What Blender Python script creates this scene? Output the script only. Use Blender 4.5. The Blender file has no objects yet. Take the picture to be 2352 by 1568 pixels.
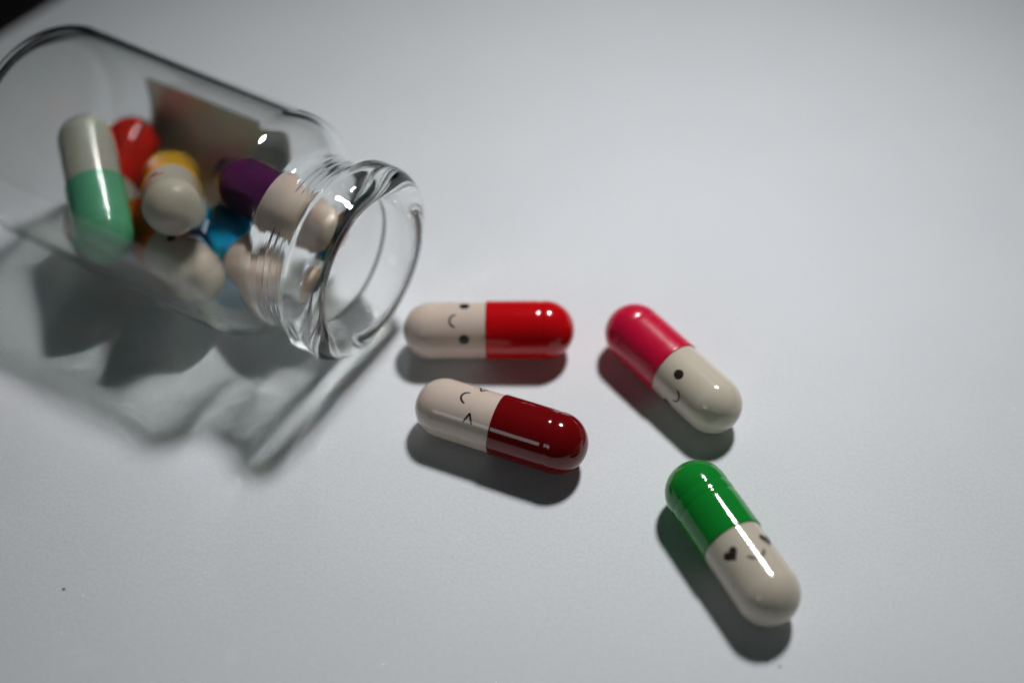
import bpy, math, random
from mathutils import Vector, Matrix

MM = 0.001
S = bpy.context.scene
COL = S.collection
random.seed(4)

# ------------------------------------------------------------------ camera
CAM_H, PITCH = 127.9, 0.83304            # mm above the paper, radians below the horizon
cd = bpy.data.cameras.new('camera')
cam = bpy.data.objects.new('camera', cd)
COL.objects.link(cam)
cam.location = (0, 0, CAM_H * MM)
cam.rotation_euler = (math.pi / 2 - PITCH, 0, 0)
cd.sensor_width = 22.3
cd.lens = 22.3 * 3000 / 2352
cd.clip_start, cd.clip_end = 0.005, 20
cd.dof.use_dof = True
cd.dof.focus_distance = 0.1545
cd.dof.aperture_fstop = 4.0
cd.dof.aperture_blades = 7
S.camera = cam

# ------------------------------------------------------------------ world (a dim room)
w = bpy.data.worlds.new('World'); S.world = w
w.use_nodes = True
bg = w.node_tree.nodes['Background']
bg.inputs[0].default_value = (0.62, 0.98, 1.0, 1)
bg.inputs[1].default_value = 0.014

# ------------------------------------------------------------------ lamps
def lamp(name, loc, aim, size, power, color, size_y=None):
    l = bpy.data.lights.new(name, 'AREA')
    l.shape = 'DISK' if size_y is None else 'RECTANGLE'
    l.size = size * MM
    if size_y: l.size_y = size_y * MM
    l.energy, l.color = power, color
    o = bpy.data.objects.new(name, l); COL.objects.link(o)
    o.location = Vector(loc) * MM
    o.rotation_euler = (Vector(aim) - Vector(loc)).to_track_quat('-Z', 'Y').to_euler()
    return o
key = lamp('desk_lamp_light', (112, 335, 416), (17, 119, 0), 66, 0.084, (0.99, 0.99, 0.987))
key.data.spread = math.radians(37)
fill = lamp('far_window_light', (-520, -480, 420), (0, 110, 0), 250, 0.30, (0.9, 1.0, 1.0), 180)

# ------------------------------------------------------------------ render settings
S.view_settings.view_transform = 'Standard'
S.view_settings.look = 'None'
S.view_settings.exposure = 0
S.view_settings.gamma = 1
S.cycles.use_denoising = True
S.cycles.max_bounces = 24
S.cycles.transmission_bounces = 20
S.cycles.glossy_bounces = 12
S.cycles.diffuse_bounces = 4
S.cycles.transparent_max_bounces = 12
S.cycles.caustics_refractive = True
S.cycles.caustics_reflective = False
S.cycles.blur_glossy = 0.0
S.cycles.sample_clamp_indirect = 180

# ------------------------------------------------------------------ helpers
def link(name, verts, faces, m, parent=None, smooth=True):
    me = bpy.data.meshes.new(name)
    me.from_pydata([Vector(v) * MM for v in verts], [], faces)
    if smooth: me.polygons.foreach_set('use_smooth', [True] * len(me.polygons))
    me.update()
    me.materials.append(m)
    o = bpy.data.objects.new(name, me); COL.objects.link(o)
    o.parent = parent
    return o

def empty(name, label, cat, group=None):
    o = bpy.data.objects.new(name, None); COL.objects.link(o)
    o.empty_display_size = 0.005
    o['label'] = label; o['category'] = cat
    if group: o['group'] = group
    return o

def lathe(profile, n, closed=False):
    """profile: list of (x, r) spun about the x axis; r == 0 makes a pole."""
    V, F, rings = [], [], []
    for x, r in profile:
        if r < 1e-6:
            rings.append([len(V)]); V.append((x, 0, 0))
        else:
            rings.append(list(range(len(V), len(V) + n)))
            V += [(x, r * math.cos(2 * math.pi * i / n), r * math.sin(2 * math.pi * i / n)) for i in range(n)]
    m = len(rings)
    for k in range(m if closed else m - 1):
        a, b = rings[k], rings[(k + 1) % m]
        for i in range(n):
            j = (i + 1) % n
            if len(a) == 1 and len(b) == 1: break
            if len(a) == 1: F.append((a[0], b[j], b[i]))
            elif len(b) == 1: F.append((a[i], a[j], b[0]))
            else: F.append((a[i], a[j], b[j], b[i]))
    return V, F

def arc(cx, cy, r, a0, a1, n, ry=None):
    ry = r if ry is None else ry
    return [(cx + r * math.cos(math.radians(a0 + (a1 - a0) * i / n)),
             cy + ry * math.sin(math.radians(a0 + (a1 - a0) * i / n))) for i in range(n + 1)]

def nodes(name):
    m = bpy.data.materials.new(name); m.use_nodes = True
    return m, m.node_tree.nodes, m.node_tree.links, m.node_tree.nodes['Principled BSDF']

def plastic(name, col, rough=0.1, sss=0.0, coat=0.0, metal=0.0, var=0.06):
    m, N, L, B = nodes(name)
    tc = N.new('ShaderNodeTexCoord')
    ns = N.new('ShaderNodeTexNoise'); ns.inputs['Scale'].default_value = 420; ns.inputs['Detail'].default_value = 4
    L.new(tc.outputs['Object'], ns.inputs['Vector'])
    mr = N.new('ShaderNodeMapRange'); mr.inputs['To Min'].default_value = 1 - var; mr.inputs['To Max'].default_value = 1 + var
    L.new(ns.outputs['Fac'], mr.inputs['Value'])
    mx = N.new('ShaderNodeMix'); mx.data_type = 'RGBA'; mx.blend_type = 'MULTIPLY'; mx.inputs['Factor'].default_value = 1
    mx.inputs['A'].default_value = (*col, 1)
    L.new(mr.outputs['Result'], mx.inputs['B'])
    L.new(mx.outputs['Result'], B.inputs['Base Color'])
    r2 = N.new('ShaderNodeMapRange'); r2.inputs['To Min'].default_value = rough * 0.7; r2.inputs['To Max'].default_value = rough * 1.4
    n2 = N.new('ShaderNodeTexNoise'); n2.inputs['Scale'].default_value = 900; n2.inputs['Detail'].default_value = 6
    L.new(tc.outputs['Object'], n2.inputs['Vector']); L.new(n2.outputs['Fac'], r2.inputs['Value'])
    L.new(r2.outputs['Result'], B.inputs['Roughness'])
    bp = N.new('ShaderNodeBump'); bp.inputs['Strength'].default_value = 0.25; bp.inputs['Distance'].default_value = 0.00003
    n3 = N.new('ShaderNodeTexNoise'); n3.inputs['Scale'].default_value = 380; n3.inputs['Detail'].default_value = 2
    L.new(tc.outputs['Object'], n3.inputs['Vector']); L.new(n3.outputs['Fac'], bp.inputs['Height'])
    L.new(bp.outputs['Normal'], B.inputs['Normal'])
    B.inputs['IOR'].default_value = 1.5
    B.inputs['Metallic'].default_value = metal
    if sss:
        B.inputs['Subsurface Weight'].default_value = sss
        B.inputs['Subsurface Radius'].default_value = (1.0, 0.6, 0.4)
        B.inputs['Subsurface Scale'].default_value = 0.0012
    if coat:
        B.inputs['Coat Weight'].default_value = coat; B.inputs['Coat Roughness'].default_value = 0.05
    return m

# ------------------------------------------------------------------ materials
def paper_material():
    m, N, L, B = nodes('white paper')
    tc = N.new('ShaderNodeTexCoord')
    n1 = N.new('ShaderNodeTexNoise'); n1.inputs['Scale'].default_value = 2400; n1.inputs['Detail'].default_value = 6
    n1.inputs['Roughness'].default_value = 0.7
    L.new(tc.outputs['Object'], n1.inputs['Vector'])
    n2 = N.new('ShaderNodeTexNoise'); n2.inputs['Scale'].default_value = 60; n2.inputs['Detail'].default_value = 5
    L.new(tc.outputs['Object'], n2.inputs['Vector'])
    ad = N.new('ShaderNodeMath'); ad.operation = 'ADD'
    sc = N.new('ShaderNodeMath'); sc.operation = 'MULTIPLY_ADD'; sc.inputs[1].default_value = 0.22; sc.inputs[2].default_value = 0.39
    L.new(n2.outputs['Fac'], sc.inputs[0])
    L.new(n1.outputs['Fac'], ad.inputs[0]); L.new(sc.outputs[0], ad.inputs[1])
    cr = N.new('ShaderNodeValToRGB')
    cr.color_ramp.elements[0].position = 0.41; cr.color_ramp.elements[0].color = (0.71, 0.735, 0.77, 1)
    cr.color_ramp.elements[1].position = 0.60; cr.color_ramp.elements[1].color = (0.815, 0.835, 0.865, 1)
    hf = N.new('ShaderNodeMath'); hf.operation = 'MULTIPLY'; hf.inputs[1].default_value = 0.5
    L.new(ad.outputs[0], hf.inputs[0]); L.new(hf.outputs[0], cr.inputs['Fac'])
    L.new(cr.outputs['Color'], B.inputs['Base Color'])
    bp = N.new('ShaderNodeBump'); bp.inputs['Strength'].default_value = 0.5; bp.inputs['Distance'].default_value = 0.00008
    L.new(n1.outputs['Fac'], bp.inputs['Height']); L.new(bp.outputs['Normal'], B.inputs['Normal'])
    B.inputs['Roughness'].default_value = 0.75
    B.inputs['Specular IOR Level'].default_value = 0.25
    return m

def table_material():
    m, N, L, B = nodes('black table')
    tc = N.new('ShaderNodeTexCoord')
    n1 = N.new('ShaderNodeTexNoise'); n1.inputs['Scale'].default_value = 30; n1.inputs['Detail'].default_value = 8
    L.new(tc.outputs['Object'], n1.inputs['Vector'])
    cr = N.new('ShaderNodeValToRGB')
    cr.color_ramp.elements[0].color = (0.004, 0.003, 0.003, 1); cr.color_ramp.elements[1].color = (0.009, 0.005, 0.005, 1)
    L.new(n1.outputs['Fac'], cr.inputs['Fac']); L.new(cr.outputs['Color'], B.inputs['Base Color'])
    B.inputs['Roughness'].default_value = 0.6; B.inputs['Specular IOR Level'].default_value = 0.2
    return m

def glass_material():
    m = bpy.data.materials.new('clear glass'); m.use_nodes = True
    N, L = m.node_tree.nodes, m.node_tree.links
    N.remove(N['Principled BSDF'])
    g = N.new('ShaderNodeBsdfGlass'); g.inputs['IOR'].default_value = 1.5
    g.inputs['Roughness'].default_value = 0.0
    g.inputs['Color'].default_value = (0.988, 0.993, 0.990, 1)
    L.new(g.outputs[0], N['Material Output'].inputs['Surface'])
    return m

PAPER, TABLE, GLASS = paper_material(), table_material(), glass_material()
INK = plastic('dark brown ink', (0.034, 0.024, 0.020), 0.2)
BLUSH = plastic('pink ink', (0.62, 0.16, 0.15), 0.2)
CREAM = plastic('cream capsule plastic', (0.69, 0.565, 0.485), 0.10, sss=0.12)
BEIGE = plastic('beige capsule plastic', (0.63, 0.565, 0.46), 0.10, sss=0.12)
PALE = plastic('pale greenish capsule plastic', (0.52, 0.52, 0.43), 0.20, sss=0.12)
CAPS = {
    'red': plastic('bright red capsule plastic', (0.56, 0.004, 0.007), 0.10),
    'maroon': plastic('maroon capsule plastic', (0.165, 0.0025, 0.004), 0.08),
    'pink': plastic('crimson pink capsule plastic', (0.62, 0.007, 0.048), 0.24, var=0.1),
    'green': plastic('green capsule plastic', (0.008, 0.24, 0.028), 0.07),
    'mint': plastic('mint green capsule plastic', (0.14, 0.48, 0.27), 0.20, sss=0.1),
    'orange_red': plastic('orange red capsule plastic', (0.60, 0.022, 0.008), 0.08),
    'yellow': plastic('yellow capsule plastic', (0.72, 0.40, 0.01), 0.14),
    'orange': plastic('orange capsule plastic', (0.62, 0.13, 0.01), 0.14),
    'blue': plastic('cyan blue capsule plastic', (0.006, 0.38, 0.76), 0.10),
    'purple': plastic('purple capsule plastic', (0.085, 0.011, 0.072), 0.16),
}
LABEL = None

# ------------------------------------------------------------------ ground
def slab(name, corners, z0, z1, m, kind=None):
    n = len(corners)
    V = [(x, y, z0) for x, y in corners] + [(x, y, z1) for x, y in corners]
    F = [tuple(range(n - 1, -1, -1)), tuple(range(n, 2 * n))] + [(i, (i + 1) % n, n + (i + 1) % n, n + i) for i in range(n)]
    o = link(name, V, F, m, smooth=False)
    if kind: o['kind'] = kind
    return o

table = slab('table_top', [(-900, -500), (900, -500), (900, 800), (-900, 800)], -25, -0.35, TABLE, 'structure')
e = Vector((0.556, 0.831)); q = Vector((0.831, -0.556)); P0 = Vector((-86.0, 185.4))
cs = [P0 + e * -92, P0 + e * -92 + q * 297, P0 + e * 118 + q * 297, P0 + e * 118]
paper = slab('paper_sheet', [tuple(c) for c in cs], -0.13, 0.0, PAPER)
paper['label'] = 'large white paper sheet lying under the vial and capsules'
paper['category'] = 'paper'

# ------------------------------------------------------------------ capsules
RC, RB, SEP = 3.82, 3.66, 14.667
H = SEP / 2
SEAM = -0.30
def cap_profile(grooves):
  cap_prof = [(SEAM + 0.25, RB - 0.12), (SEAM + 0.02, RB - 0.10), (SEAM, RB + 0.03), (SEAM + 0.03, RC - 0.05), (SEAM + 0.10, RC - 0.01)]
  x = SEAM + 0.22
  while x < H - 0.05:
      r = RC - sum(d * math.exp(-((x - g) / wd) ** 2) for g, d, wd in grooves)
      cap_prof.append((x, r)); x += 0.09
  cap_prof += [(H + RC * math.sin(a * math.pi / 80), max(0, RC * math.cos(a * math.pi / 80))) for a in range(0, 41)]
  cap_prof[-1] = (H + RC, 0)
  return cap_prof
body_prof = [(-H - RB, 0)] + [(-H - RB * math.sin(a * math.pi / 80), RB * math.cos(a * math.pi / 80)) for a in range(39, -1, -1)]
x = -H + 0.4
while x < SEAM + 0.2:
    body_prof.append((x, RB)); x += 0.4
body_prof.append((SEAM + 0.22, RB))
CAP_ONE = lathe(cap_profile([(6.75, 0.05, 0.34)]), 128)
CAP_TWO = lathe(cap_profile([(4.9, 0.05, 0.28), (6.35, 0.05, 0.28)]), 128)
bodyV, bodyF = lathe(body_prof, 128)

def on_surface(X, Y, x0, lift=0.012):
    """face drawing coordinates (mm across, mm towards the cap) onto the body wall; face centre looks along +z"""
    a = X / RB
    return (x0 + Y, -(RB + lift) * math.sin(a), (RB + lift) * math.cos(a))

def fill_mesh(outline, x0, rings=4):
    n = len(outline)
    cx = sum(p[0] for p in outline) / n; cy = sum(p[1] for p in outline) / n
    V = [on_surface(cx, cy, x0)]; F = []
    for k in range(1, rings + 1):
        t = k / rings
        V += [on_surface(cx + (px - cx) * t, cy + (py - cy) * t, x0) for px, py in outline]
    for i in range(n):
        j = (i + 1) % n
        F.append((0, 1 + i, 1 + j))
        for k in range(rings - 1):
            a, b = 1 + k * n, 1 + (k + 1) * n
            F.append((a + i, b + i, b + j, a + j))
    return V, F

def stroke_mesh(path, wd, x0):
    pts = []
    for i in range(len(path) - 1):
        a, b = Vector(path[i]), Vector(path[i + 1])
        n = max(1, int((b - a).length / 0.12))
        pts += [a + (b - a) * k / n for k in range(n)]
    pts.append(Vector(path[-1]))
    V, F = [], []
    for i, p in enumerate(pts):
        d = (pts[min(i + 1, len(pts) - 1)] - pts[max(i - 1, 0)]).normalized()
        nn = Vector((-d.y, d.x))
        f = i / (len(pts) - 1)
        ww = wd * (0.62 + 0.38 * min(1, 6 * min(f, 1 - f)))
        V += [on_surface(*(p + nn * ww / 2), x0), on_surface(*(p - nn * ww / 2), x0)]
        if i: F.append((2 * i - 2, 2 * i - 1, 2 * i + 1, 2 * i))
    return V, F

def heart(cx, cy, s, rot):
    out = []
    for i in range(48):
        t = 2 * math.pi * i / 48
        X = 16 * math.sin(t) ** 3 / 17; Y = (13 * math.cos(t) - 5 * math.cos(2 * t) - 2 * math.cos(3 * t) - math.cos(4 * t)) / 17 + 0.12
        c, sn = math.cos(rot), math.sin(rot)
        out.append((cx + s * (X * c - Y * sn), cy + s * (X * sn + Y * c)))
    return out

EYE_X = 2.45
def face_parts(kind, root, spread=EYE_X):
    xe, xm = -3.0, -4.35
    if kind in ('dots', 'blush'):
        for sx in (-1, 1):
            link('eye', *fill_mesh([(sx * spread + 0.63 * math.cos(2 * math.pi * i / 40), 0.66 * math.sin(2 * math.pi * i / 40)) for i in range(40)], xe), INK, root)
    if kind == 'squeezed':
        for sx in (-1, 1):
            a = 0.62
            link('eye', *stroke_mesh([(sx * (spread + a), a * 0.85), (sx * (spread - a), -0.05), (sx * (spread + a), -a * 0.95)], 0.25, xe), INK, root)
    if kind == 'hearts':
        for sx in (-1, 1):
            link('eye', *fill_mesh(heart(sx * spread, 0, 0.98, sx * -0.12), xe, 5), INK, root)
    if kind == 'hearts':
        link('mouth', *stroke_mesh([(1.05 * math.cos(math.radians(a)), 0.45 + 0.92 * math.sin(math.radians(a))) for a in range(190, 351, 10)], 0.31, xm), INK, root)
    else:
        link('mouth', *stroke_mesh([(0.86 * math.cos(math.radians(a)), 0.45 + 0.95 * math.sin(math.radians(a))) for a in range(188, 353, 10)], 0.26, xm), INK, root)
    if kind == 'blush':
        for sx in (-1, 1):
            link('cheek', *fill_mesh([(sx * 3.3 + 0.75 * math.cos(2 * math.pi * i / 32), 0.5 * math.sin(2 * math.pi * i / 32)) for i in range(32)], xm), BLUSH, root)

CAMP = Vector((0, 0, CAM_H))
UPS = Vector((0, math.sin(PITCH), math.cos(PITCH)))     # camera up, for choosing which way a face is rolled
def capsule(cap_c, body_c, phi, capmat, bodymat, face, label, group, side='up', shape=CAP_ONE):
    """cap_c, body_c: centres (mm) of the two round ends; phi: roll of the face away from the viewer, degrees"""
    A, Bc = Vector(cap_c), Vector(body_c)
    mid = (A + Bc) / 2; ax = (A - Bc).normalized()
    v = (CAMP - mid); v = (v - ax * v.dot(ax)).normalized()
    wv = ax.cross(v)
    ref = UPS if side == 'up' else Vector((1, 0, 0))
    if wv.dot(ref) < 0: wv = -wv
    z = (v * math.cos(math.radians(phi)) + wv * math.sin(math.radians(phi))).normalized()
    y = z.cross(ax)
    M = Matrix((ax, y, z)).transposed().to_4x4()
    M.translation = mid * MM
    root = empty('capsule', label, 'capsule', group)
    root.matrix_world = M
    link('cap', *shape, capmat, root)
    link('body', bodyV, bodyF, bodymat, root)
    if face: face_parts(face, root)
    return root

def lying(x, y, a):
    c = Vector((math.cos(a), math.sin(a), 0)) * SEP / 2
    return Vector((x, y, RC)) + c, Vector((x, y, RB)) - c

OUT, INN = 'capsules spilled on the white paper', 'capsules still inside the glass vial'
capsule(*lying(-3.062, 114.839, -0.00545), 19, CAPS['red'], CREAM, 'dots',
        'bright red and cream capsule with round eyes, nearest the vial mouth', OUT)
capsule(*lying(-1.453, 99.146, -0.38252), 33, CAPS['maroon'], CREAM, 'squeezed',
        'dark maroon and cream capsule with squeezed shut eyes', OUT)
capsule(*lying(20.258, 108.384, 2.21888), -40, CAPS['pink'], BEIGE, 'dots',
        'crimson pink and beige capsule tilted at the right of the bright red one', OUT, 'right')
capsule(*lying(24.745, 82.425, 2.01815), 25, CAPS['green'], BEIGE, 'hearts',
        'green and beige capsule with heart eyes, farthest from the vial', OUT, 'right', CAP_TWO)

# ------------------------------------------------------------------ the glass vial
VX, VY, VA, R = -19.233, 115.737, -0.53245, 15.07
RI = 14.12
vial = empty('glass_vial', 'clear glass vial lying on its side with open mouth, holding capsules', 'vial')
vial.matrix_world = Matrix.Translation(Vector((VX, VY, R + 0.02)) * MM) @ Matrix.Rotation(VA, 4, 'Z')

def smooth_curve(pts, n):
    """Catmull-Rom through pts"""
    out = []
    P = [pts[0]] + list(pts) + [pts[-1]]
    for i in range(1, len(P) - 2):
        p0, p1, p2, p3 = (Vector(P[k]) for k in (i - 1, i, i + 1, i + 2))
        for k in range(n):
            t = k / n
            out.append(tuple(0.5 * ((2 * p1) + (p2 - p0) * t + (2 * p0 - 5 * p1 + 4 * p2 - p3) * t * t + (3 * p1 - p0 - 3 * p2 + p3) * t ** 3)))
    out.append(tuple(pts[-1]))
    return out

T_BOT = -52.0
prof = [(T_BOT + 0.3, 0), (T_BOT + 0.28, 3), (T_BOT + 0.2, 6), (T_BOT + 0.08, 9)]
prof += arc(T_BOT + 3.2, R - 3.2, 3.2, 180, 90, 18)                      # heel
prof += [(-46 + i * 2.0, R) for i in range(16)]                          # wall
TILT = 42.0
cT, sT = math.cos(math.radians(TILT)), math.sin(math.radians(TILT))
def shoulder(inset, cave, r_neck):
    """a convex turn that tightens gently, a straight cone, a concave turn into the neck"""
    turn, length, n = math.radians(90 - TILT), 4.9, 60
    tt, rr, a = -14.1, R, []
    for k in range(n + 1):
        u = k / n
        th = turn * u * u * (3 - 2 * u)
        a.append((tt - inset * math.sin(th), rr - inset * math.cos(th)))
        tt += math.cos(th) * length / n; rr -= math.sin(th) * length / n
    t0, r0 = a[-1]
    drop = r0 - cave * (1 - sT) - r_neck
    t1, r1 = t0 + drop / cT * sT, r0 - drop
    m = 14
    st = [(t0 + (t1 - t0) * k / m, r0 + (r1 - r0) * k / m) for k in range(1, m)]
    return a[::2] + st + arc(t1 + cave * cT, r1 + cave * sT, cave, 180 + TILT, 270, 16)
def rippled(pts, amp):
    return [(t, r + amp * min(1, max(0, (t + 8.4) / 1.5)) * (math.sin(t * 8.3) + 0.55 * math.sin(t * 15.1 + 1))) for t, r in pts]
sh = shoulder(0.0, 2.2, 11.25)
t = sh[-1][0] + 0.07
while t < -3.3:
    sh.append((t, 11.25)); t += 0.07
prof += rippled(sh, 0.018)
prof += [(-3.1, 11.26), (-2.95, 11.31), (-2.82, 11.4), (-2.72, 11.52)]
prof += arc(-1.25, 11.3, 1.46, 170, 92, 14)                              # back of the lip
prof += [(-0.6, 12.77), (-0.1, 12.76)]
prof += arc(0.35, 10.67, 2.25, 86, -80, 40, 2.07)                        # the round front of the lip
prof += smooth_curve([(0.2, 8.6), (-0.9, 8.62), (-2.0, 8.85), (-3.0, 9.12)], 4)
prof += [(-3.6, 9.2), (-4.6, 9.2), (-5.6, 9.2), (-6.4, 9.2)]
prof += shoulder(R - RI, 1.6, 9.2)[::-1]
prof += [(-15 - i * 2.0, RI) for i in range(16)]
prof += arc(T_BOT + 1.2 + 2.3, RI - 2.3, 2.3, 90, 180, 18)
prof += [(T_BOT + 1.28, 9.0), (T_BOT + 1.38, 6.0), (T_BOT + 1.45, 3.0), (T_BOT + 1.47, 0)]
gv, gf = lathe(prof, 192)
shell = link('glass_shell', gv, gf, GLASS, vial)

# paper label stuck round the far side of the vial
def label_material():
    m, N, L, B = nodes('label paper')
    tc = N.new('ShaderNodeTexCoord')
    n1 = N.new('ShaderNodeTexNoise'); n1.inputs['Scale'].default_value = 500; n1.inputs['Detail'].default_value = 6
    L.new(tc.outputs['Object'], n1.inputs['Vector'])
    cr = N.new('ShaderNodeValToRGB')
    cr.color_ramp.elements[0].color = (0.58, 0.59, 0.52, 1); cr.color_ramp.elements[1].color = (0.66, 0.67, 0.60, 1)
    L.new(n1.outputs['Fac'], cr.inputs['Fac']); L.new(cr.outputs['Color'], B.inputs['Base Color'])
    B.inputs['Roughness'].default_value = 0.7
    return m
def vial_label(t0, t1, a0, a1, r0, r1):
    nt, na, cr = 24, 60, 1.3
    V, F = [], []
    for r in (r0, r1):
        for i in range(na + 1):
            a = math.radians(a0 + (a1 - a0) * i / na)
            d = min((a - math.radians(a0)) * r, (math.radians(a1) - a) * r)
            ins = cr - math.sqrt(max(0, cr * cr - (cr - d) ** 2)) if d < cr else 0
            for k in range(nt + 1):
                tt = (t0 + ins) + (t1 - t0 - 2 * ins) * k / nt
                V.append((tt, r * math.cos(a), r * math.sin(a)))
    o = (na + 1) * (nt + 1)
    I = lambda s, i, k: s * o + i * (nt + 1) + k
    for i in range(na):
        for k in range(nt):
            F.append((I(0, i, k), I(0, i, k + 1), I(0, i + 1, k + 1), I(0, i + 1, k)))
            F.append((I(1, i, k), I(1, i + 1, k), I(1, i + 1, k + 1), I(1, i, k + 1)))
        F.append((I(0, i, 0), I(0, i + 1, 0), I(1, i + 1, 0), I(1, i, 0)))
        F.append((I(0, i, nt), I(1, i, nt), I(1, i + 1, nt), I(0, i + 1, nt)))
    for k in range(nt):
        F.append((I(0, 0, k), I(1, 0, k), I(1, 0, k + 1), I(0, 0, k + 1)))
        F.append((I(0, na, k), I(0, na, k + 1), I(1, na, k + 1), I(1, na, k)))
    return V, F
link('paper_label', *vial_label(-46, -21.2, -72, 9, R + 0.04, R + 0.13), label_material(), vial)

# capsules inside the vial: (cap centre, body centre)
capsule((-52.726, 124.476, 11.624), (-56.983, 137.843, 15.903), 130, CAPS['mint'], PALE, 'dots',
        'mint green and pale capsule leaning upright at the left inside the vial', INN, 'right')
capsule((-53.551, 145.638, 9.452), (-57.36, 131.747, 6.69), 170, CAPS['orange_red'], BEIGE, 'dots',
        'orange red capsule end showing behind the mint green one', INN, 'right')
capsule((-45.968, 135.359, 11.658), (-42.365, 122.654, 18.045), -75, CAPS['yellow'], BEIGE, 'blush',
        'yellow and beige capsule pointing its beige end at the viewer', INN, 'right')
capsule((-49.83, 130.883, 7.096), (-40.704, 119.559, 9.024), 60, CAPS['orange'], BEIGE, 'dots',
        'orange and beige capsule mostly hidden under the yellow one', INN)
capsule((-39.554, 130.024, 7.355), (-30.548, 118.484, 8.305), 150, CAPS['blue'], CREAM, 'dots',
        'cyan blue and cream capsule lying low by the vial neck', INN)
capsule((-35.758, 131.79, 14.12), (-24.376, 122.556, 14.707), 160, CAPS['purple'], CREAM, 'squeezed',
        'dark purple and cream capsule poking into the vial neck', INN)

# ------------------------------------------------------------------ specks of dust on the paper
DUST = plastic('dark dust', (0.06, 0.05, 0.045), 0.8)
def speck(x, y, s, label):
    V, F = [], []
    rg = random.Random(int(x * 10))
    n, m = 8, 5
    for i in range(m + 1):
        for j in range(n):
            th, ph = math.pi * i / m, 2 * math.pi * j / n
            k = s * rg.uniform(0.7, 1.2)
            V.append((x + 1.3 * k * math.sin(th) * math.cos(ph), y + 0.8 * k * math.sin(th) * math.sin(ph), 0.4 * s + 0.4 * s * math.cos(th)))
    for i in range(m):
        for j in range(n):
            F.append((i * n + j, (i + 1) * n + j, (i + 1) * n + (j + 1) % n, i * n + (j + 1) % n))
    o = link('dust_speck', V, F, DUST)
    o['label'] = label; o['category'] = 'speck'; o['group'] = 'dust specks on the paper'
speck(-50.6, 78.5, 0.15, 'tiny dark speck on the paper at the lower left')
speck(27.6, 69.6, 0.15, 'small dark speck just under the green capsule')
speck(28.9, 68.9, 0.13, 'smaller speck at the right of another under the green capsule')
